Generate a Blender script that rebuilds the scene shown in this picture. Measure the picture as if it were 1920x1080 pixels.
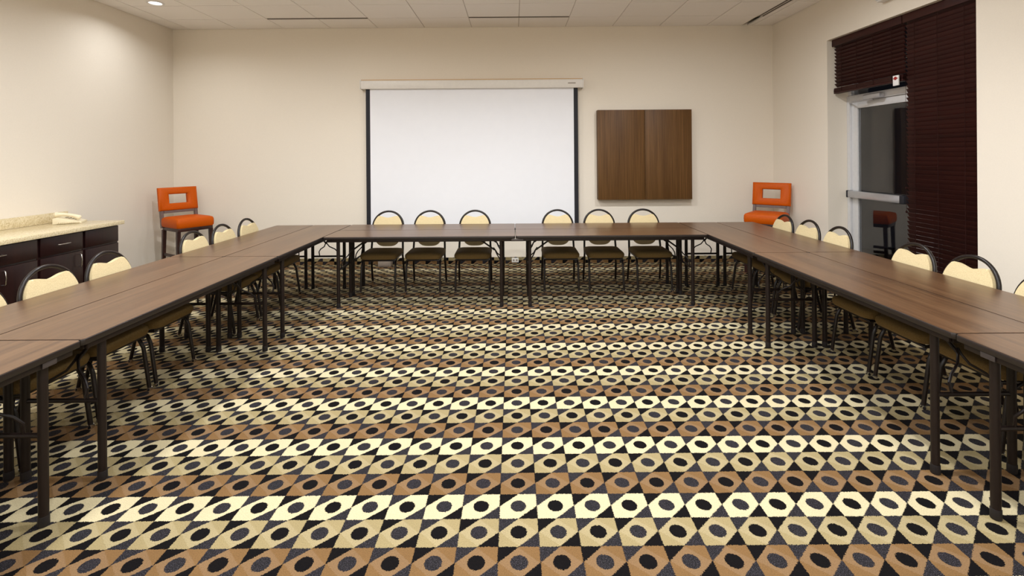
import bpy, bmesh, math, random
from mathutils import Matrix, Vector
random.seed(7)
S = bpy.context.scene
C = S.collection
R = math.radians
for o in list(bpy.data.objects): bpy.data.objects.remove(o)

# ------------------------------------------------------------------ camera
F, PX, PY, EYE = 900.0, 962.0, 292.0, 1.565          # focal length in px, principal point, eye height
cam = bpy.data.cameras.new('camera'); cam.sensor_width = 36; cam.lens = F / 1920 * 36
cam.shift_x = -(PX - 960) / 1920; cam.shift_y = -(540 - PY) / 1920; cam.clip_start = 0.02
co = bpy.data.objects.new('camera', cam); C.objects.link(co)
co.matrix_world = Matrix.Translation((0, 0, EYE)) @ Matrix.Rotation(R(90), 4, 'X') @ Matrix.Rotation(R(-0.42), 4, 'Z')
S.camera = co
# ------------------------------------------------------------------ world, exposure
w = bpy.data.worlds.new('night'); S.world = w; w.use_nodes = True
w.node_tree.nodes['Background'].inputs[0].default_value = (0.02, 0.022, 0.03, 1)
w.node_tree.nodes['Background'].inputs[1].default_value = 0.25
S.view_settings.view_transform = 'Standard'; S.view_settings.look = 'None'
S.view_settings.gamma = 1; S.view_settings.use_curve_mapping = False
S.view_settings.exposure = -0.47
# lamp positions (x, y, watt, beam degrees): the downlights of the ceiling; only the first is in view
LAMP_COL = (0.95, 0.975, 1.0)
DOWN = [(-4.28, 5.76, 11, 150), (-4.28, 3.2, 9, 150), (-4.28, 1.0, 10, 150)]
DOWN += [(-2.45, 4.35, 76, 172), (-0.1, 4.35, 66, 146), (1.9, 4.35, 74, 174)]
DOWN += [(x, y, p, sp if x < 1 else 142) for y, p, sp in ((2.4, 62, 170), (0.2, 56, 170), (-1.7, 74, 178)) for x in (-2.3, -0.4, 1.3)]

# ------------------------------------------------------------------ materials
MATS = {}
def srgb(r, g, b):
    f = lambda c: (c / 255 / 12.92) if c / 255 <= 0.04045 else ((c / 255 + 0.055) / 1.055) ** 2.4
    return (f(r), f(g), f(b), 1)
class N:
    """tiny node-graph helper"""
    def __init__(s, name):
        s.m = bpy.data.materials.new(name); s.m.use_nodes = True; s.t = s.m.node_tree
        s.b = s.t.nodes['Principled BSDF']; MATS[name] = s.m
    def n(s, typ, **kw):
        x = s.t.nodes.new(typ)
        for k, v in kw.items(): setattr(x, k, v)
        return x
    def put(s, sock, v):
        if isinstance(v, bpy.types.NodeSocket): s.t.links.new(v, sock)
        else: sock.default_value = v
    def math(s, op, a, b=0.0, c=None):
        x = s.n('ShaderNodeMath', operation=op); s.put(x.inputs[0], a); s.put(x.inputs[1], b)
        if c is not None: s.put(x.inputs[2], c)
        return x.outputs[0]
    def mix(s, f, a, b, blend='MIX'):
        x = s.n('ShaderNodeMix', data_type='RGBA', blend_type=blend)
        s.put(x.inputs[0], f); s.put(x.inputs[6], a); s.put(x.inputs[7], b); return x.outputs[2]
    def noise(s, vec, scale, detail=3, rough=.5):
        x = s.n('ShaderNodeTexNoise'); s.put(x.inputs['Vector'], vec)
        x.inputs['Scale'].default_value = scale; x.inputs['Detail'].default_value = detail
        x.inputs['Roughness'].default_value = rough; return x.outputs['Fac']
    def ramp(s, f, stops):
        x = s.n('ShaderNodeValToRGB'); s.put(x.inputs[0], f); e = x.color_ramp.elements
        while len(e) < len(stops): e.new(0.5)
        for q, (p, c) in zip(e, stops): q.position = p; q.color = c
        return x.outputs[0]
    def obj(s, scale=(1, 1, 1), rand=False):
        tc = s.n('ShaderNodeTexCoord'); mp = s.n('ShaderNodeMapping'); s.put(mp.inputs[0], tc.outputs['Object'])
        mp.inputs['Scale'].default_value = scale
        if rand:
            oi = s.n('ShaderNodeObjectInfo'); cb = s.n('ShaderNodeCombineXYZ')
            r = s.math('MULTIPLY', oi.outputs['Random'], 37.0)
            for i in range(3): s.put(cb.inputs[i], r)
            s.put(mp.inputs['Location'], cb.outputs[0])
        return mp.outputs[0]
    def bump(s, h, strength=.2, dist=.002):
        x = s.n('ShaderNodeBump'); x.inputs['Strength'].default_value = strength; x.inputs['Distance'].default_value = dist
        s.put(x.inputs['Height'], h); s.put(s.b.inputs['Normal'], x.outputs[0])
    def fin(s, col=None, rough=None, metal=None, spec=None):
        if col is not None: s.put(s.b.inputs['Base Color'], col)
        if rough is not None: s.put(s.b.inputs['Roughness'], rough)
        if metal is not None: s.b.inputs['Metallic'].default_value = metal
        if spec is not None: s.b.inputs['Specular IOR Level'].default_value = spec
        return s.m
def plain(name, col, rough=.5, metal=0, spec=.5, nscale=60, amt=.12, bump=0):
    g = N(name); v = g.obj(); f = g.noise(v, nscale)
    d = tuple(c * (1 - amt) for c in col[:3]) + (1,)
    l = tuple(min(1, c * (1 + amt)) for c in col[:3]) + (1,)
    c = g.ramp(f, [(.3, d), (.7, l)])
    if bump: g.bump(f, bump)
    return g.fin(c, rough, metal, spec)
def wood(name, dark, mid, light, axis, rough=.35, spec=.5, fine=55):
    g = N(name); sc = [fine, fine, fine]; sc[axis] = 1.6
    v = g.obj(tuple(sc), rand=True); f = g.noise(v, 1.0, 5, .65)
    sc2 = [9, 9, 9]; sc2[axis] = .5
    f2 = g.noise(g.obj(tuple(sc2), rand=True), 1.0, 2)
    f = g.math('ADD', g.math('MULTIPLY', f, .65), g.math('MULTIPLY', f2, .35))
    c = g.ramp(f, [(.34, dark), (.5, mid), (.66, light)])
    g.bump(f, .06, .001)
    return g.fin(c, rough, 0, spec)

def carpet():
    g = N('carpet'); CW, RW = .1655, .149
    tc = g.n('ShaderNodeTexCoord'); uv = tc.outputs['UV']
    nz = g.n('ShaderNodeTexNoise'); g.put(nz.inputs['Vector'], uv); nz.inputs['Scale'].default_value = 240; nz.inputs['Detail'].default_value = 2
    sub = g.n('ShaderNodeVectorMath', operation='SUBTRACT'); g.put(sub.inputs[0], nz.outputs['Color']); sub.inputs[1].default_value = (.5, .5, .5)
    sca = g.n('ShaderNodeVectorMath', operation='SCALE'); g.put(sca.inputs[0], sub.outputs[0]); sca.inputs[3].default_value = .015
    add = g.n('ShaderNodeVectorMath', operation='ADD'); g.put(add.inputs[0], uv); g.put(add.inputs[1], sca.outputs[0])
    sp = g.n('ShaderNodeSeparateXYZ'); g.put(sp.inputs[0], add.outputs[0])
    u = g.math('ADD', g.math('DIVIDE', g.math('SUBTRACT', sp.outputs[0], .012), CW), .5)
    v = g.math('DIVIDE', g.math('SUBTRACT', sp.outputs[1], 2.219), RW)
    j = g.math('FLOOR', v); fv = g.math('SUBTRACT', g.math('SUBTRACT', v, j), .5)
    us = g.math('SUBTRACT', u, g.math('MULTIPLY', fv, .5)); i = g.math('FLOOR', us)      # hexagons lean by half a cell
    fu = g.math('SUBTRACT', g.math('SUBTRACT', us, i), .5); fd = g.math('ADD', fu, g.math('MULTIPLY', fv, .5))
    par = g.math('FLOORED_MODULO', g.math('ADD', i, j), 2.0)
    hexa = g.math('LESS_THAN', g.math('ADD', g.math('ABSOLUTE', fu), g.math('MULTIPLY', g.math('ABSOLUTE', fv), .5)), .492)
    rx = g.math('MULTIPLY', fd, CW); ry = g.math('MULTIPLY', fv, RW)
    rr = g.math('SQRT', g.math('ADD', g.math('MULTIPLY', rx, rx), g.math('MULTIPLY', ry, ry)))
    dot = g.math('LESS_THAN', rr, .0345); ring = g.math('LESS_THAN', g.math('ABSOLUTE', g.math('ADD', fd, fv)), .47)
    flip = g.math('LESS_THAN', g.math('MULTIPLY', fu, fv), 0.0)
    tpar = g.math('FLOORED_MODULO', g.math('ADD', par, flip), 2.0)
    black, gray = srgb(12, 9, 10), srgb(33, 31, 33)
    tcol = g.mix(tpar, black, gray); dcol = g.mix(par, black, gray)
    t = g.math('FLOORED_MODULO', j, 3.0)
    brown, tan, cream = srgb(122, 92, 58), srgb(153, 137, 99), srgb(200, 186, 150)
    brown2, tan2 = srgb(130, 102, 72), srgb(162, 147, 111)
    is1 = g.math('COMPARE', t, 1.0, .2); is2 = g.math('GREATER_THAN', t, 1.5)
    hc = g.mix(is2, g.mix(is1, g.mix(ring, brown, brown2), g.mix(ring, tan, tan2)), cream)
    speck = g.math('GREATER_THAN', g.noise(uv, 330, 1), .60)
    tcol = g.mix(g.math('MULTIPLY', g.math('MULTIPLY', speck, tpar), .6), tcol, srgb(96, 90, 98))
    dcol = g.mix(g.math('MULTIPLY', g.math('MULTIPLY', speck, par), .6), dcol, srgb(96, 90, 98))
    col = g.mix(dot, g.mix(hexa, tcol, hc), dcol)
    pile = g.noise(uv, 240, 3, .7); blot = g.noise(uv, 5, 3)
    col = g.mix(1.0, col, g.ramp(pile, [(.3, (.62, .62, .62, 1)), (.7, (1, 1, 1, 1))]), 'MULTIPLY')
    col = g.mix(1.0, col, g.ramp(blot, [(.3, (.92, .92, .92, 1)), (.7, (1, 1, 1, 1))]), 'MULTIPLY')
    g.bump(pile, .5, .004)
    g.b.inputs['Sheen Weight'].default_value = .0
    return g.fin(col, .95, 0, .1)
M = {}
M['carpet'] = carpet()
M['wall'] = plain('wall_paint', srgb(235, 226, 212), .85, 0, .2, 90, .012, .03)
M['tile'] = plain('acoustic_tile', srgb(248, 243, 238), .9, 0, .1, 300, .05, .25)
M['grid'] = plain('grid_bar', srgb(205, 196, 188), .5, 0, .3, 20, .03)
M['void'] = plain('plenum', srgb(120, 112, 105), .9, 0, .1, 20, .03)
M['slot'] = plain('slot_black', srgb(70, 60, 54), .6, 0, .2, 20, .03)
M['table'] = wood('table_laminate', srgb(68, 46, 30), srgb(88, 62, 41), srgb(105, 77, 53), 0, .3, .6, 60)
M['edge'] = plain('edge_molding', srgb(28, 20, 17), .4, 0, .5, 30, .06)
M['steel'] = plain('brown_enamel_steel', srgb(26, 17, 14), .42, 0, .3, 30, .06)
M['plate'] = plain('grey_plate', srgb(66, 59, 58), .45, .2, .5, 30, .06)
M['frame'] = plain('chair_frame', srgb(24, 16, 13), .35, 0, .35, 30, .06)
M['chrome'] = plain('chrome', srgb(210, 210, 212), .2, 1, .5, 30, .03)
M['cap'] = plain('rubber_cap', srgb(34, 30, 30), .6, 0, .3, 30, .06)
def fabric(name, a, b, sc):
    g = N(name); v = g.obj((1, 1, 1)); f = g.noise(v, sc, 4, .7)
    g.bump(f, .35, .002); return g.fin(g.ramp(f, [(.35, a), (.65, b)]), .85, 0, .2)
M['cream'] = fabric('cream_fabric', srgb(200, 181, 140), srgb(218, 200, 158), 160)
M['gold'] = fabric('gold_fabric', srgb(106, 86, 52), srgb(126, 104, 66), 160)
g = N('orange_leather'); f = g.noise(g.obj(), 120, 4)
g.bump(f, .12, .001); M['orange'] = g.fin(g.ramp(f, [(.3, srgb(188, 78, 0)), (.7, srgb(199, 88, 0))]), .5, 0, .18)
M['stoolwood'] = wood('stool_wood', srgb(36, 18, 16), srgb(52, 27, 23), srgb(64, 35, 29), 2, .35)
M['railwood'] = wood('stool_rail_wood', srgb(84, 66, 62), srgb(104, 84, 80), srgb(118, 98, 92), 0, .35)
M['espresso'] = wood('espresso_wood', srgb(24, 10, 11), srgb(34, 15, 15), srgb(42, 20, 18), 2, .3, .35)
M['veneer'] = wood('walnut_veneer', srgb(78, 52, 24), srgb(95, 65, 32), srgb(114, 81, 44), 2, .5, .3, 80)
M['screen'] = plain('screen_white', srgb(240, 241, 246), .8, 0, .2, 10, .006)
M['black'] = plain('screen_border', srgb(34, 34, 40), .6, 0, .3, 30, .06)
M['case'] = plain('screen_case', srgb(232, 228, 222), .4, 0, .5, 30, .02)
M['caseline'] = plain('case_top_strip', srgb(206, 168, 112), .5, 0, .4, 30, .03)
M['white'] = plain('white_paint', srgb(232, 230, 230), .4, 0, .5, 30, .02)
M['alu'] = plain('painted_aluminium', srgb(216, 216, 218), .35, .25, .5, 30, .03)
M['alu2'] = plain('brushed_bar', srgb(190, 190, 194), .32, .7, .5, 30, .03)
M['blind'] = wood('mahogany_slat', srgb(40, 15, 12), srgb(50, 20, 16), srgb(58, 25, 20), 1, .5, .25)
M['cord'] = plain('blind_cord', srgb(40, 15, 12), .8, 0, .2, 30, .06)
M['red'] = plain('red_mark', srgb(150, 30, 24), .5, 0, .4, 30, .06)
M['phone'] = plain('phone_plastic', srgb(232, 220, 190), .45, 0, .4, 30, .03)
M['phonedark'] = plain('phone_keys', srgb(150, 138, 112), .5, 0, .4, 30, .05)
M['greybox'] = plain('grey_box', srgb(150, 138, 126), .5, 0, .4, 30, .05)
g = N('granite'); v = g.obj(); a = g.noise(v, 70, 5, .7); b = g.noise(v, 14, 3)
vo = g.n('ShaderNodeTexVoronoi'); g.put(vo.inputs['Vector'], v); vo.inputs['Scale'].default_value = 110
c = g.ramp(a, [(.3, srgb(176, 156, 116)), (.48, srgb(222, 206, 168)), (.7, srgb(240, 230, 204))])
c = g.mix(g.math('MULTIPLY', b, .35), c, srgb(206, 186, 140))
c = g.mix(g.math('LESS_THAN', vo.outputs['Distance'], .17), c, srgb(150, 128, 96)); M['granite'] = g.fin(c, .22, 0, .5)
g = N('door_glass'); g.b.inputs['Transmission Weight'].default_value = 1; g.b.inputs['IOR'].default_value = 1.5
gn = g.noise(g.obj(), 3.0); M['glass'] = g.fin(g.ramp(gn, [(0, (.80, .82, .84, 1)), (1, (.84, .85, .86, 1))]), 0.0)
g = N('lamp_lens'); gl = g.noise(g.obj(), 20)
g.put(g.b.inputs['Emission Color'], g.ramp(gl, [(0, (1, .95, .88, 1)), (1, (1, .97, .9, 1))])); g.b.inputs['Emission Strength'].default_value = 14
M['lens'] = g.fin((1, 1, 1, 1), .4)
M['pave'] = plain('outside_paving', srgb(90, 86, 84), .8, 0, .2, 8, .1)

# ------------------------------------------------------------------ mesh helpers
def bx(bm, x0, x1, y0, y1, z0, z1, bev=0, seg=2):
    v = [bm.verts.new(p) for p in ((x0,y0,z0),(x1,y0,z0),(x1,y1,z0),(x0,y1,z0),(x0,y0,z1),(x1,y0,z1),(x1,y1,z1),(x0,y1,z1))]
    fs = [bm.faces.new([v[i] for i in q]) for q in ((0,3,2,1),(4,5,6,7),(0,1,5,4),(1,2,6,5),(2,3,7,6),(3,0,4,7))]
    if bev:
        es = list({e for f in fs for e in f.edges})
        bmesh.ops.bevel(bm, geom=es, offset=bev, segments=seg, affect='EDGES', profile=.5)
    return bm
def tube(bm, pts, r, seg=10, closed=False):
    pts = [Vector(p) for p in pts]; n = len(pts); rings = []
    ref = None
    for k, p in enumerate(pts):
        a = pts[(k - 1) % n] if (k or closed) else p; b = pts[(k + 1) % n] if (k < n - 1 or closed) else p
        d = (b - a).normalized()
        if ref is None:
            ref = d.orthogonal().normalized()
        ref = (ref - d * ref.dot(d)).normalized(); s = d.cross(ref)
        rad = r[k] if isinstance(r, (list, tuple)) else r
        rings.append([bm.verts.new(p + (ref * math.cos(t) + s * math.sin(t)) * rad) for t in (2 * math.pi * q / seg for q in range(seg))])
    m = n if closed else n - 1
    for k in range(m):
        A, B = rings[k], rings[(k + 1) % n]
        for q in range(seg): bm.faces.new((A[q], A[(q+1) % seg], B[(q+1) % seg], B[q]))
    if not closed:
        bm.faces.new(rings[0][::-1]); bm.faces.new(rings[-1])
    return bm
def lathe(bm, prof, seg=28):
    rings = []
    for r, z in prof:
        rings.append([bm.verts.new((r * math.cos(2*math.pi*q/seg), r * math.sin(2*math.pi*q/seg), z)) for q in range(seg)] if r > 1e-6 else [bm.verts.new((0, 0, z))])
    for A, B in zip(rings, rings[1:]):
        for q in range(seg):
            p = (q + 1) % seg
            if len(A) == 1 and len(B) == 1: continue
            if len(A) == 1: bm.faces.new((A[0], B[p], B[q]))
            elif len(B) == 1: bm.faces.new((A[q], A[p], B[0]))
            else: bm.faces.new((A[q], A[p], B[p], B[q]))
    return bm
def prism(bm, outline, d0, d1, fn, bev=.0, seg=3):
    """outline in (u,w); fn(u,w,d) -> point; extruded from d0 to d1"""
    A = [bm.verts.new(fn(u, q, d0)) for u, q in outline]; B = [bm.verts.new(fn(u, q, d1)) for u, q in outline]
    n = len(A); caps = [bm.faces.new(A[::-1]), bm.faces.new(B)]
    for k in range(n): bm.faces.new((A[k], A[(k+1) % n], B[(k+1) % n], B[k]))
    if bev:
        es = [e for f in caps for e in f.edges]
        bmesh.ops.bevel(bm, geom=es, offset=bev, segments=seg, affect='EDGES', profile=.5)
    return bm
def mesh(bm, name, smooth=True):
    bmesh.ops.recalc_face_normals(bm, faces=bm.faces[:])
    me = bpy.data.meshes.new(name); bm.to_mesh(me); bm.free()
    if smooth:
        me.polygons.foreach_set('use_smooth', [True] * len(me.polygons))
        me.set_sharp_from_angle(angle=R(38))
    return me
def obj(name, bm, m, parent=None, smooth=True, loc=None):
    me = bm if isinstance(bm, bpy.types.Mesh) else mesh(bm, name, smooth)
    if not me.materials: me.materials.append(M[m])
    o = bpy.data.objects.new(name, me); C.objects.link(o)
    if loc: o.location = loc
    if parent: o.parent = parent
    return o
def NB(): return bmesh.new()
def box(name, m, parent, a, bev=0, seg=2): return obj(name, bx(NB(), *a, bev=bev, seg=seg), m, parent)
def tag(o, label, cat, group=None):
    o['label'] = label; o['category'] = cat
    if group: o['group'] = group
    return o
def struct(o): o['kind'] = 'structure'; return o
def thing(name, label, cat, loc=(0, 0, 0), rz=0, group=None):
    o = bpy.data.objects.new(name, None); C.objects.link(o); o.empty_display_size = .1
    o.location = loc; o.rotation_euler = (0, 0, rz); return tag(o, label, cat, group)
def copy_tree(o, parent=None):
    c = o.copy(); C.objects.link(c); c.parent = parent
    for ch in list(o.children): copy_tree(ch, c)
    return c
def uvbox(me, uax, vax, uo=0, vo=0):
    l = me.uv_layers.new(name='UVMap')
    for lp in me.loops:
        p = me.vertices[lp.vertex_index].co; l.data[lp.index].uv = (p[uax] + uo, p[vax] + vo)

# ------------------------------------------------------------------ the setting
XL, XR, YB, YF, ZC = -4.93, 3.78, 6.97, -2.6, 3.44
T = .30
fl = mesh(bx(NB(), XL - .05, XR + T, YF - .05, YB + .05, -.1, 0), 'floor', False); uvbox(fl, 0, 1)
struct(obj('floor', fl, 'carpet'))
struct(box('wall_left', 'wall', None, (XL - .15, XL, YF, YB + .15, 0, ZC + .25)))
struct(box('wall_back', 'wall', None, (XL, XR + T, YB, YB + .15, 0, ZC + .25)))
struct(box('wall_front', 'wall', None, (XL - .15, XR + T, YF - .15, YF, 0, ZC + .25)))
Y0, Y1, ZL = 3.91, 5.766, 2.92
bm = NB()
bx(bm, XR, XR + T, YF, Y0, 0, ZC + .25); bx(bm, XR, XR + T, Y1, YB, 0, ZC + .25); bx(bm, XR, XR + T, Y0, Y1, ZL, ZC + .25)
struct(obj('wall_right', bm, 'wall', None, False))
struct(box('outside_paving', 'pave', None, (XR + T, XR + T + 5, -1, YB + 1, -.1, -.01)))
def base(name, a, uax, uo):
    me = mesh(bx(NB(), *a), name, False); uvbox(me, uax, 2, uo, 2.219 + .149 - .05)
    struct(obj(name, me, 'carpet'))
base('baseboard_back', (XL + .012, XR - .012, YB - .012, YB, 0, .095), 0, .05)
base('baseboard_left', (XL, XL + .012, YF, YB, 0, .095), 1, .02)
base('baseboard_right', (XR - .012, XR, YF, Y0, 0, .095), 1, .02)
base('baseboard_corner', (XR - .012, XR, Y1, YB, 0, .095), 1, .02)

# ceiling: slab, recessed grid bars, lay-in tiles
ceil = struct(box('ceiling', 'void', None, (XL - .15, XR + T, YF - .15, YB + .15, ZC + .25, ZC + .33)))
GX0, GXP, GY0, GYP = .093, .68, 6.47, .58
gx = sorted([XL] + [GX0 + GXP * k for k in range(-7, 6)] + [XR]); gy = sorted([YB] + [GY0 - GYP * k for k in range(0, 16)])
gy = [y for y in gy if y > YF + .1]; gy = [YF] + gy
SLOTS = [(GX0 - 5 * GXP, GX0 - 3 * GXP, GY0 - .03, GY0 + .03), (GX0 - GXP, GX0 + GXP, GY0 - .03, GY0 + .03), (3.33, 3.42, 5.31, GY0 + .06)]
for x in gx[1:-1]:
    box('grid_bar', 'grid', ceil, (x - .012, x + .012, YF, YB, ZC, ZC + .03))
for y in gy[1:-1]:
    box('grid_bar', 'grid', ceil, (XL, XR, y - .012, y + .012, ZC + .0005, ZC + .0305))
tiles = {}
def tile(x0, x1, y0, y1):
    key = (round(x1 - x0, 3), round(y1 - y0, 3))
    if key not in tiles:
        w_, d_ = key
        me = mesh(bx(NB(), -w_/2, w_/2, -d_/2, d_/2, 0, .02), 'ceiling_tile', False); me.materials.append(M['tile']); tiles[key] = me
    obj('ceiling_tile', tiles[key], 'tile', ceil, loc=((x0 + x1) / 2, (y0 + y1) / 2, ZC - .007 + random.uniform(-.0008, .0008)))
for a, b in zip(gx, gx[1:]):
    for c_, d in zip(gy, gy[1:]):
        g_ = .0055; rects = [[a + g_, b - g_, c_ + g_, d - g_]]
        for s in SLOTS:
            nr = []
            for r in rects:
                if r[1] <= s[0] or r[0] >= s[1] or r[3] <= s[2] or r[2] >= s[3]: nr.append(r); continue
                if s[1] - s[0] > .5:
                    if r[2] < s[2]: nr.append([r[0], r[1], r[2], s[2] - .002])
                    else: nr.append([r[0], r[1], s[3] + .002, r[3]])
                else:
                    nr.append([r[0], s[0] - .002, r[2], r[3]]); nr.append([s[1] + .002, r[1], r[2], r[3]])
            rects = [r for r in nr if r[1] - r[0] > .015 and r[3] - r[2] > .015]
        for r in rects: tile(*r)

# door in the recess (right wall)
XD = 4.03
d1 = struct(bpy.data.objects.new('door_1', None)); C.objects.link(d1); d1.location = (XD, 5.3, 0)
def dpart(name, m, x0, x1, y0, y1, z0, z1, bev=.003, parent=None):
    o = box(name, m, parent or d1, (x0, x1, y0, y1, z0, z1), bev)
    if parent is None: o.matrix_parent_inverse = Matrix.Translation((-XD, -5.3, 0))
    return o
DJ0, DJ1 = 4.66, 5.764
dpart('door_jamb', 'alu', XD - .02, XD + .11, DJ1 - .05, DJ1, 0, 2.245)
dpart('door_jamb', 'alu', XD - .02, XD + .11, DJ0, DJ0 + .05, 0, 2.245)
dpart('door_head', 'alu', XD - .02, XD + .11, DJ0 + .05, DJ1 - .05, 2.17, 2.245)
dpart('door_stile', 'alu', XD, XD + .045, DJ1 - .15, DJ1 - .053, .01, 2.167)
dpart('door_stile', 'alu', XD, XD + .045, DJ0 + .053, DJ0 + .15, .01, 2.167)
dpart('door_rail', 'alu', XD, XD + .045, DJ0 + .15, DJ1 - .15, 2.09, 2.167)
dpart('door_rail', 'alu', XD, XD + .045, DJ0 + .15, DJ1 - .15, .01, .25)
dpart('glass_pane', 'glass', XD + .018, XD + .026, DJ0 + .15, DJ1 - .15, .25, 2.09, 0)
pb = dpart('panic_bar', 'alu2', XD - .075, XD - .012, DJ0 + .26, DJ1 - .075, 1.045, 1.125, .012)
pb['label'] = 'silver push bar across the glass'
for a, b in ((DJ1 - .075, DJ1 - .058), (DJ0 + .20, DJ0 + .26)):
    dpart('end_cap', 'black', XD - .078, XD - .0005, a, b, 1.043, 1.127, .006, pb).matrix_parent_inverse = Matrix.Identity(4)
dc = dpart('door_closer', 'alu2', XD - .08, XD - .022, 5.17, 5.42, 2.165, 2.225, .01)
o = obj('closer_arm', tube(NB(), [(XD - .05, 5.3, 2.16), (XD - .11, 5.52, 2.155), (XD - .03, 5.70, 2.165)], .009), 'alu2', dc)
# transom and side light frames behind the blinds
w1 = struct(bpy.data.objects.new('window_1', None)); C.objects.link(w1)
for nm, m, a in (('window_frame', 'alu', (XD, XD + .09, Y0, Y0 + .05, 0, ZL)), ('window_frame', 'alu', (XD, XD + .09, DJ0 - .052, DJ0 - .002, 0, ZL)),
                 ('window_frame', 'alu', (XD, XD + .09, Y0 + .05, DJ0 - .052, 0, .08)), ('window_frame', 'alu', (XD, XD + .09, Y0 + .05, DJ0 - .052, ZL - .06, ZL)),
                 ('glass_pane', 'glass', (XD + .04, XD + .048, Y0 + .05, DJ0 - .052, .08, ZL - .06)),
                 ):
    box(nm, m, w1, a)
w2 = struct(bpy.data.objects.new('window_2', None)); C.objects.link(w2)
for nm, m, a in (('window_frame', 'alu', (XD, XD + .09, DJ0, DJ1, ZL - .06, ZL)), ('window_frame', 'alu', (XD, XD + .09, DJ0, DJ0 + .05, 2.25, ZL - .06)),
                 ('window_frame', 'alu', (XD, XD + .09, DJ1 - .05, DJ1, 2.25, ZL - .06)),
                 ('glass_pane', 'glass', (XD + .04, XD + .048, DJ0 + .05, DJ1 - .05, 2.25, ZL - .06))):
    box(nm, m, w2, a)

# ------------------------------------------------------------------ folding tables
ZT = .737
def make_table(L, name='folding_table'):
    W, t = .455, .02; h = L / 2
    o = thing(name, '', 'table')
    bm = NB(); q = .012
    out = [(-h+q, -W/2), (h-q, -W/2), (h, -W/2+q), (h, W/2-q), (h-q, W/2), (-h+q, W/2), (-h, W/2-q), (-h, -W/2+q)]
    ins = [(x * (h-.003)/h, y * (W/2-.003)/(W/2)) for x, y in out]
    obj('tabletop', prism(NB(), ins, ZT - .006, ZT, lambda u, v, d: (u, v, d)), 'table', o)
    obj('edge_molding', prism(bm, out, ZT - .03, ZT - .0015, lambda u, v, d: (u, v, d), .004, 2), 'edge', o)
    za, zb = ZT - .056, ZT - .03; ex = h - .035; ey = W/2 - .018
    for s in (-1, 1):
        box('apron', 'steel', o, (-ex, ex, s*ey - .007, s*ey + .007, za, zb), .003)
        box('apron', 'steel', o, (s*ex - .007, s*ex + .007, -ey + .008, ey - .008, za, zb), .003)
    lx = h - .145; ly = W/2 - .04
    for s in (-1, 1):
        for q in (-1, 1):
            l = obj('leg', tube(NB(), [(s*lx, q*ly, .03), (s*lx, q*ly, zb)], .018, 12), 'steel', o)
            obj('foot_cap', tube(NB(), [(s*lx, q*ly, 0), (s*lx, q*ly, .004), (s*lx, q*ly, .045)], [.018, .0205, .020], 12), 'cap', l)
        obj('crossbar', tube(NB(), [(s*lx, -ly, .385), (s*lx, ly, .385)], .011, 8), 'steel', o)
        obj('leg_bracket', tube(NB(), [(s*lx, -ly, zb - .012), (s*lx, ly, zb - .012)], .012, 8), 'steel', o)
        wb = NB(); c = lambda i: s * (lx - i)
        tube(wb, [(c(0), -.105, .39), (c(.008), -.11, .44), (c(.022), -.085, .475), (c(.05), -.03, .51), (c(.07), -.008, .55), (c(.09), -.008, .575)], .0065, 8)
        tube(wb, [(c(0), .105, .39), (c(.008), .11, .44), (c(.022), .085, .475), (c(.05), .03, .51), (c(.07), .008, .55), (c(.09), .008, .575)], .0065, 8)
        tube(wb, [(c(.075), 0, .55), (c(.20), 0, .64), (c(.33), 0, ZT - .036)], .009, 8)
        obj('brace', wb, 'steel', o)
    return o
def add_plate(t, L, s, side, p0=.115, p1=.178):
    ey = .455/2 - .018
    box('joint_plate', 'plate', t, (min(s*(L/2-p0), s*(L/2-p1)), max(s*(L/2-p0), s*(L/2-p1)), side*ey + (.0075 if side > 0 else -.0115), side*ey + (.0115 if side > 0 else -.0075), ZT - .056, ZT - .032), .001)
LF, LS = 1.985, 1.826
XI_L, XI_R = -1.975, 2.01                      # inner edges of the two side rows
TG = 'folding tables of the U-shaped layout'
tf = make_table(LF); ts = make_table(LS); tables = []
used = {LF: 0, LS: 0}
def place_table(L, x, y, rz, label):
    src = tf if L == LF else ts
    if used[L]: o = copy_tree(src)
    else: o = src
    used[L] = 1; tables.append((o, x, y, rz, label)); return o
YFR = 4.95
xc = (XI_L + XI_R) / 2
fars = []
for i, (lbl, y) in enumerate((('front', YFR + .2285), ('rear', YFR + .6865))):
    for j, side in enumerate((-1, 1)):
        sd = 'left of the middle joint below the screen' if side < 0 else 'right of the middle joint below the wall cabinet'
        txt = ('walnut folding table in the head row, front line, ' if i == 0 else 'walnut folding table in the head row, rear line by chairs, ') + ('left of middle joint' if side < 0 else 'right of middle joint')
        fars.append(place_table(LF, xc + side * (LF / 2 + .0025), y, 0, txt))
YS = [5.855 - LS / 2 - k * (LS + .004) for k in range(3)]
pos = ['far end, meeting the head row', 'middle of its row', 'nearest the camera']
for sgn, xi, sd in ((-1, XI_L, 'left'), (1, XI_R, 'right')):
    for k, y in enumerate(YS):
        for j, nm in enumerate(('inner', 'outer')):
            x = xi + sgn * (.2285 + .458 * j)
            lb = f'walnut folding table, {nm} line of the {sd} row, ' + pos[k]
            o = place_table(LS, x, y, R(90), lb)
            if k == 2 and j == 0: near = o
for o, x, y, rz, lb in tables:
    o.location = (x, y, 0); o.rotation_euler = (0, 0, rz); tag(o, lb, 'table', TG)
add_plate(fars[1], LF, -1, -1, -.045, .08)
for o, x, y, rz, lb in tables:
    if 'inner' in lb and 'nearest' in lb:
        add_plate(o, LS, 1, -1 if 'left' in lb else 1)

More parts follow.
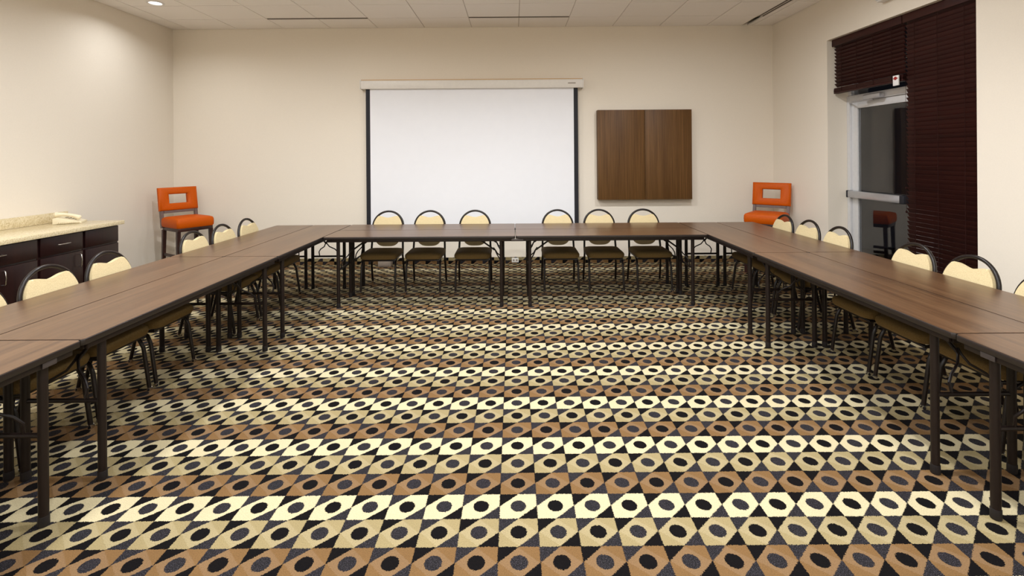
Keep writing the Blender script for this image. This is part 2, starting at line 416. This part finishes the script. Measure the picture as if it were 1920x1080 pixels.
# ------------------------------------------------------------------ banquet chairs
def make_chair():
    o = thing('banquet_chair', '', 'chair')
    tl = R(11); Z0, YH = .44, .20
    P = lambda u, v, d=0: (u, YH + v * math.sin(tl) - d * math.cos(tl), Z0 + v * math.cos(tl) + d * math.sin(tl))
    a = .188
    arc = [P(a * math.cos(t), .262 + .19 * math.sin(t)) for t in (math.pi * k / 22 for k in range(23))]
    obj('back_frame', tube(NB(), [P(a + .004, 0), P(a, .1), P(a, .2)] + arc + [P(-a, .2), P(-a, .1), P(-a - .004, 0)], .0125, 10), 'frame', o)
    out = []
    for k in range(0, 61):                              # round panel, notched at the top
        t = R(-90 + 138 * k / 60)
        out.append((.176 * math.cos(t) ** (1 if t > 0 else .62), .255 + (.187 if t > 0 else .232) * math.sin(t)))
    ur, wr = out[-1]
    notch = [(ur * (1 - k / 12), wr - .022 * (0.5 - .5 * math.cos(math.pi * k / 12))) for k in range(1, 13)]
    half = out + notch
    full = half + [(-u, q) for u, q in half[::-1][1:-1]]
    br = obj('backrest', prism(NB(), full, -.016, .026, lambda u, q, d: P(u, q, d), .011, 3), 'cream', o)
    # seat cushion
    sw, y0, y1 = .212, -.245, .19
    so = []
    for cx, cy, r, a0 in ((sw-.07, y0+.07, .07, -90), (sw-.05, y1-.05, .05, 0), (-sw+.05, y1-.05, .05, 90), (-sw+.07, y0+.07, .07, 180)):
        for k in range(7): t = R(a0 + 15 * k); so.append((cx + r * math.cos(t), cy + r * math.sin(t)))
    bm = NB(); rings = []
    for sc, z in ((.90, .389), (.965, .393), (1.0, .415), (.985, .434), (.94, .447), (.8, .456), (.5, .461)):
        rings.append([bm.verts.new((x * sc, (y + .03) * sc - .03, z)) for x, y in so])
    for A, B in zip(rings, rings[1:]):
        for k in range(len(A)): bm.faces.new((A[k], A[(k+1) % len(A)], B[(k+1) % len(A)], B[k]))
    bm.faces.new(rings[0][::-1]); bm.faces.new(rings[-1])
    obj('seat', bm, 'gold', o)
    fr = NB(); tube(fr, [(-.185, -.20, .375), (.185, -.20, .375), (.186, .185, .375), (-.186, .185, .375)], .011, 8, True)
    obj('seat_rail', fr, 'frame', o)
    for s in (-1, 1):
        l = obj('leg', tube(NB(), [(s*.186, -.10, .375), (s*.19, -.16, .345), (s*.194, -.185, .29), (s*.196, -.222, .02)], .0125, 10), 'frame', o)
        obj('glide', lathe(NB(), [(0, 0), (.013, 0), (.0165, .006), (.0155, .024), (0, .024)], 12), 'chrome', l, loc=(s*.1965, -.2235, 0))
        l = obj('leg', tube(NB(), [P(s*(a+.004), 0), (s*.19, .195, .36), (s*.196, .215, .22), (s*.199, .262, .02)], .0125, 10), 'frame', o)
        obj('glide', lathe(NB(), [(0, 0), (.013, 0), (.0165, .006), (.0155, .024), (0, .024)], 12), 'chrome', l, loc=(s*.1995, .2635, 0))
    return o
ch = make_chair(); first = [True]
def place_chair(x, y, rz, label, group):
    o = ch if first[0] else copy_tree(ch)
    first[0] = False
    o.location = (x, y, 0); o.rotation_euler = (0, 0, rz + R(random.uniform(-.6, .6))); tag(o, label, 'chair', group)
order = ['leftmost', 'second from the left', 'third from the left', 'fourth from the left', 'fifth from the left', 'rightmost']
what = [' in front of the screen edge', '', '', '', ' just right of the screen', ' under the wall cabinet']
for x, q, wh in zip((-1.555, -1.04, -.475, .545, 1.06, 1.61), order, what):
    place_chair(x, 5.70, 0, 'cream round-backed chair at the head table,' + wh + ', ' + q, 'chairs behind the head table')
order = ['nearest the camera', 'second from the camera', 'third from the camera', 'fourth from the camera', 'fifth from the camera', 'farthest from the camera']
for y, q in zip((2.59, 3.04, 3.49, 4.42, 4.87, 5.32), order):
    place_chair(-2.685, y, R(90), 'cream round-backed chair along the left table row, ' + q, 'chairs along the left row')
for y, q in zip((2.66, 3.13, 3.58, 4.41, 4.855, 5.30), order):
    place_chair(2.72, y, R(-90), 'cream round-backed chair along the right table row, ' + q, 'chairs along the right row')

# ------------------------------------------------------------------ orange stools
def make_stool():
    o = thing('bar_stool', '', 'stool')
    bm = NB(); W = .225
    so = []
    for cx, cy, r, a0 in ((W-.03, -.21, .03, -90), (W-.03, .19, .03, 0), (-W+.03, .19, .03, 90), (-W+.03, -.21, .03, 180)):
        for k in range(5): t = R(a0 + 22.5 * k); so.append((cx + r * math.cos(t), cy + r * math.sin(t)))
    rings = []
    for sc, z in ((.96, .66), (1, .675), (1.01, .72), (1, .755), (.96, .775), (.85, .787), (.5, .797)):
        rings.append([bm.verts.new((x * sc, y * sc, z)) for x, y in so])
    for A, B in zip(rings, rings[1:]):
        for k in range(len(A)): bm.faces.new((A[k], A[(k+1) % len(A)], B[(k+1) % len(A)], B[k]))
    bm.faces.new(rings[0][::-1]); bm.faces.new(rings[-1])
    obj('seat', bm, 'orange', o)
    box('seat_frame', 'stoolwood', o, (-W + .015, W - .015, -.225, .205, .615, .66), .004)
    tl = R(9); P = lambda u, v, d: (u, .205 + v * math.sin(tl) - d * math.cos(tl), .66 + v * math.cos(tl) + d * math.sin(tl))
    ox, oz0, oz1 = .235, .205, .515; ix, iz0, iz1 = .112, .30, .425
    prof = [(0, -.03), (0, .012), (.08, .024), (.3, .033), (.7, .033), (.92, .024), (1, .012), (1, -.02), (.93, -.03)]
    loops = []; bm = NB()
    for t, d in prof:
        x = ix + (ox - ix) * t; z0 = iz0 + (oz0 - iz0) * t; z1 = iz1 + (oz1 - iz1) * t
        loops.append([bm.verts.new(P(u, v, d)) for u, v in ((-x, z0), (x, z0), (x, z1), (-x, z1))])
    for k in range(len(loops)):
        A, B = loops[k], loops[(k + 1) % len(loops)]
        for q in range(4): bm.faces.new((A[q], A[(q+1) % 4], B[(q+1) % 4], B[q]))
    obj('backrest', bm, 'orange', o)
    box_ = lambda a: a
    bm = NB(); prism(bm, [(-.185, .172), (.185, .172), (.185, .204), (-.185, .204)], -.022, .018, P); obj('back_rail', bm, 'railwood', o)
    for s in (-1, 1):
        bm = NB(); prism(bm, [(s*.19, -.02), (s*.225, -.02), (s*.225, .204), (s*.19, .204)], -.025, .018, P); obj('back_post', bm, 'railwood', o)
        for q in (-1, 1):
            bm = NB(); x, y = s * .195, q * .195
            A = [bm.verts.new((x + a * .017 + s*.008, y + b * .017 + q*.015, 0)) for a, b in ((-1,-1),(1,-1),(1,1),(-1,1))]
            B = [bm.verts.new((x + a * .021, y + b * .021, .62)) for a, b in ((-1,-1),(1,-1),(1,1),(-1,1))]
            bm.faces.new(A[::-1]); bm.faces.new(B)
            for k in range(4): bm.faces.new((A[k], A[(k+1) % 4], B[(k+1) % 4], B[k]))
            obj('leg', bm, 'stoolwood', o)
        box('stretcher', 'stoolwood', o, (s*.20 - .011, s*.20 + .011, -.18, .18, .28, .315), .003)
        box('stretcher', 'stoolwood', o, (-.18, .18, s*.203 - .011, s*.203 + .011, .20, .235), .003)
    return o
s1 = make_stool(); s2 = copy_tree(s1)
for o, x, y, f, lb in ((s1, -4.36, 6.42, (.85, -.53), 'orange leather bar stool with cut-out back in the left corner'),
                       (s2, 3.36, 6.37, (-.656, -.755), 'orange leather bar stool with cut-out back beside the glass door')):
    o.location = (x, y, 0); o.rotation_euler = (0, 0, math.atan2(f[1], f[0]) + R(90)); tag(o, lb, 'stool', 'orange stools in the corners')

# ------------------------------------------------------------------ projection screen
ps = thing('projection_screen', 'white pull-down projection screen with black side borders on back wall', 'screen', (-.56, YB - .003, 0))
cx0, cx1 = -1.62, 1.575
bm = NB()
prism(bm, [(-.0, 2.655), (-.105, 2.655), (-.118, 2.64), (-.118, 2.575), (-.105, 2.535), (0, 2.535)], cx0 + .012, cx1 - .012, lambda u, v, d: (d, u, v), .002, 1)
cs = obj('case', bm, 'case', ps)
for a, b in ((cx0, cx0 + .011), (cx1 - .011, cx1)):
    box('end_cap', 'case', cs, (a, b, -.122, 0, 2.528, 2.662), .003)
box('top_strip', 'caseline', cs, (cx0 + .012, cx1 - .012, -.09, 0, 2.656, 2.668))
box('nameplate', 'greybox', cs, (1.35, 1.46, -.1192, -.1175, 2.59, 2.605))
cl = (cx0 + cx1) / 2 - .005
box('screen_sheet', 'screen', ps, (cl - 1.465, cl + 1.465, -.061, -.060, .52, 2.54))
for s in (-1, 1):
    a = cl + s * 1.465; b = cl + s * 1.525
    box('side_border', 'black', ps, (min(a, b), max(a, b), -.062, -.060, .52, 2.54))
obj('bottom_bar', tube(NB(), [(cl - 1.53, -.061, .515), (cl + 1.53, -.061, .515)], .014, 10), 'black', ps)

# ------------------------------------------------------------------ wall cabinet
wc = thing('wall_cabinet', 'closed brown wood two-door board cabinet hanging on back wall', 'cabinet', (1.885, YB - .002, 0))
z0, z1, hw = .925, 2.21, .672
box('body', 'veneer', wc, (-hw, hw, -.085, 0, z0, z1), .002)
for a, b in ((-hw, -.0035), (.0035, hw)):
    box('door', 'veneer', wc, (a, b, -.108, -.087, z0, z1), .002)

# ------------------------------------------------------------------ sideboard on the left
XCF = XL + .60
def handle(bm, p0, p1, out):
    p0, p1 = Vector(p0), Vector(p1); d = (p1 - p0); o_ = Vector((out, 0, 0))
    return tube(bm, [p0, p0 + o_ * .7, p0 + d * .06 + o_, p0 + d * .5 + o_ * 1.15, p1 - d * .06 + o_, p1 + o_ * .7, p1], .005, 8)
units = [(4.835, 5.265, 0, 'dark base cabinet without handles at the far end of sideboard'),
         (4.375, 4.83, 1, 'dark base cabinet with one drawer and one door, middle of sideboard'),
         (3.65, 4.37, 2, 'dark double-door base cabinet at the left edge of the picture')]
for a, b, n, lb in units:
    u = thing('base_cabinet', lb, 'cabinet', (XL, (a + b) / 2, 0), 0, 'base cabinets of the sideboard'); hw = (b - a) / 2
    dep = .585
    box('body', 'espresso', u, (.001, dep, -hw, hw, .09, .845), .002)
    box('plinth', 'espresso', u, (.001, dep - .05, -hw, hw, 0, .089))
    dr = box('drawer', 'espresso', u, (dep + .001, dep + .02, -hw + .012, hw - .012, .665, .835), .003)
    if n: obj('handle', handle(NB(), (dep + .02, -.06, .755), (dep + .02, .06, .755), .028), 'chrome', dr)
    spans = [(-hw + .012, hw - .012)] if n < 2 else [(-hw + .012, -.003), (.003, hw - .012)]
    for k, (p, q) in enumerate(spans):
        dd = box('door', 'espresso', u, (dep + .001, dep + .02, p, q, .10, .648), .003)
        if n:
            y = q - .045 if (n == 1 or k == 0) else p + .045
            obj('handle', handle(NB(), (dep + .02, y, .50), (dep + .02, y, .62), .028), 'chrome', dd)
ct = thing('worktop', 'speckled cream granite worktop with low backsplash on dark cabinets', 'worktop', (XL, 4.4, .846))
box('slab', 'granite', ct, (.001, .645, -.78, .89, 0, .04), .004)
box('backsplash', 'granite', ct, (.001, .022, -.78, .89, .041, .145), .002)

# telephone
ph = thing('telephone', 'cream corded desk telephone on the granite worktop', 'telephone', (XL + .22, 5.10, .887), R(118))
prism_base = NB(); prism(prism_base, [(-.115, 0), (.115, 0), (.115, .018), (.07, .028), (-.085, .068), (-.115, .06)], -.10, .10, lambda u, v, d: (d, u * -1, v), .004, 2)
b_ = obj('base', prism_base, 'phone', ph)
hs = NB()
tube(hs, [(-.065, -.10, .052), (-.065, -.09, .058), (-.065, -.05, .078), (-.065, 0, .092), (-.065, .06, .100), (-.065, .095, .098), (-.065, .108, .092)], [.018, .026, .019, .017, .019, .028, .02], 12)
obj('handset', hs, 'phone', ph)
for i in range(3):
    for j in range(4):
        x = .0 + i * .026; y = -.045 + j * .026
        z = .028 + (y + .07) / .155 * .04
        box('key', 'phonedark', b_, (x - .009, x + .009, y - .008, y + .008, z - .002, z + .005), .001)
pts = [(-.075 + .012 * math.cos(k * 1.3), -.115 - .0 + .10 * math.sin(k / 60 * math.pi) * -.25 + k * .0032, .010 + .007 * math.sin(k * 1.3)) for k in range(60)]
obj('coiled_cord', tube(NB(), [(-.112 + .009 * math.cos(k * 1.2), -.10 + k * .0028, .0115 + .008 * math.sin(k * 1.2)) for k in range(64)], .0025, 6), 'phone', ph)

# ------------------------------------------------------------------ blinds
XBL = 3.865
def make_blind(name, label, ya, yb, zbot, raised):
    o = thing(name, label, 'blind', (XBL, (ya + yb) / 2, 0), 0, 'dark wooden blinds in the door recess'); h = (yb - ya) / 2
    box('valance', 'blind', o, (-.042, -.03, -h - (.0), h + (.0), ZL - .085, ZL - .002), .003)
    box('headrail', 'blind', o, (-.028, .028, -h + .004, h - .004, ZL - .055, ZL - .002))
    sl = mesh(bx(NB(), -.025, .025, -h + .006, h - .006, -.0014, .0014), 'slat', False); sl.materials.append(M['blind'])
    z = ZL - .09; n = 0
    pitch = .0415
    def slat(z, ang, dx=0):
        s = obj('slat', sl, 'blind', o, loc=(dx, random.uniform(-.002, .002), z)); s.rotation_euler = (0, ang, 0)
    if raised:
        while z > zbot + .085:
            slat(z, R(50) + R(random.uniform(-2, 2))); z -= pitch
        zz = zbot + .022
        while zz < zbot + .066:
            s = obj('slat', sl, 'blind', o, loc=(0, random.uniform(-.006, .006), zz)); zz += .0038
    else:
        while z > zbot + .04:
            slat(z, R(60) + R(random.uniform(-1.5, 1.5))); z -= pitch
    box('bottom_rail', 'blind', o, (-.026, .026, -h + .006, h - .006, zbot, zbot + .018), .003)
    for f in (-.72, -.24, .24, .72) if h > .45 else (-.62, .05, .68):
        obj('ladder_cord', tube(NB(), [(-.0295, f * h, ZL - .09), (-.0295, f * h, zbot + .02)], .0022, 6), 'cord', o)
    return o
make_blind('wooden_blind', 'short raised dark mahogany blind above the glass door', 4.715, 5.745, 2.275, True)
lb_ = make_blind('wooden_blind', 'long lowered dark mahogany blind right of the glass door', 3.925, 4.705, .06, False)
for zz in (.98, 1.21):
    obj('cord_knob', lathe(NB(), [(0, 0), (.006, .002), (.010, .012), (.004, .026), (0, .027)], 10), 'cord', lb_, loc=(-.045, .35, zz))
    obj('pull_cord', tube(NB(), [(-.045, .35, zz + .025), (-.045, .35 , ZL - .10)], .0016, 6), 'cord', lb_)
tg = thing('door_tag', 'small white tag with red mark at the foot of the raised blind', 'tag', (XBL - .043, 4.775, 2.235))
box('card', 'white', tg, (-.012, .0, -.035, .035, 0, .10), .002)
obj('red_dot', tube(NB(), [(-.0155, 0, .072), (-.0121, 0, .072)], .017, 16), 'red', tg)
box('red_bar', 'red', tg, (-.0145, -.0121, -.028, .028, .066, .075))

# ------------------------------------------------------------------ small things
em = thing('emergency_light', 'white wall-mounted emergency fixture high above the door recess', 'light', (XR, 4.72, 3.09))
box('housing', 'white', em, (-.09, 0, -.16, .16, .02, .18), .006); box('lower_lens', 'case', em, (-.082, -.008, -.15, .15, .0, .0198), .004)
gb = thing('floor_box', 'grey power box on the carpet by the back wall', 'outlet box', (-1.84, 6.88, 0))
box('housing', 'greybox', gb, (-.09, .09, -.07, .07, 0, .105), .008); box('cover', 'greybox', gb, (-.075, .075, -.074, -.0702, .015, .09), .002)
gp = thing('wall_outlet', 'small pale outlet plate on the back baseboard behind the middle joint', 'outlet', (.02, YB - .0125, .02))
box('plate', 'case', gp, (-.05, .05, -.006, 0, 0, .065), .002); 
for s in (-1, 1): box('socket', 'greybox', gp, (s*.022 - .012, s*.022 + .012, -.008, -.0062, .02, .045), .001)

for n, (a, b, c_, d) in enumerate(SLOTS):
    lab = ['long dark ceiling slot diffuser left of the screen', 'long dark ceiling slot diffuser above the screen', 'dark ceiling slot diffuser running towards the camera near the right wall'][n]
    o = thing('slot_diffuser', lab, 'air vent', ((a + b) / 2, (c_ + d) / 2, ZC - .009), 0, 'ceiling slot diffusers'); hx, hy = (b - a) / 2, (d - c_) / 2
    box('backing', 'slot', o, (-hx + .006, hx - .006, -hy + .006, hy - .006, .006, .03))
    if n < 2:
        for s in (-1, 1): box('flange', 'grid', o, (-hx, hx, s*hy - (.006 if s > 0 else 0), s*hy + (0 if s > 0 else .006), .0, .012))
        box('slot_bar', 'slot', o, (-hx + .006, hx - .006, -.004, .004, .0005, .006))
    else:
        for s in (-1, 1): box('flange', 'grid', o, (s*hx - (.006 if s > 0 else 0), s*hx + (0 if s > 0 else .006), -hy, hy, .0, .012))
        box('slot_bar', 'grid', o, (-.008, .008, -hy + .006, hy - .006, .0005, .006))

ring = mesh(lathe(NB(), [(.062, .002), (.07, -.006), (.088, -.006), (.094, 0), (.094, .003), (.062, .003)]), 'trim_ring'); ring.materials.append(M['white'])
lens = mesh(lathe(NB(), [(0, .0012), (.0615, .0012), (.0615, .003), (0, .003)]), 'lens'); lens.materials.append(M['lens'])
for n, (x, y, p, spread) in enumerate(DOWN):
    lab = 'glowing recessed ceiling downlight in the top left corner' if n == 0 else 'recessed ceiling downlight above the room, outside the picture'
    o = thing('ceiling_downlight', lab, 'light', (x, y, ZC - .0115), 0, 'recessed ceiling downlights')
    obj('trim_ring', ring, 'white', o); obj('lens', lens, 'lens', o)
    ld = bpy.data.lights.new('downlight_lamp', 'AREA'); ld.shape = 'DISK'; ld.size = .13; ld.energy = p; ld.color = LAMP_COL; ld.spread = R(spread)
    lo = bpy.data.objects.new('downlight_lamp', ld); C.objects.link(lo); lo.parent = o; lo.location = (0, 0, -.008)
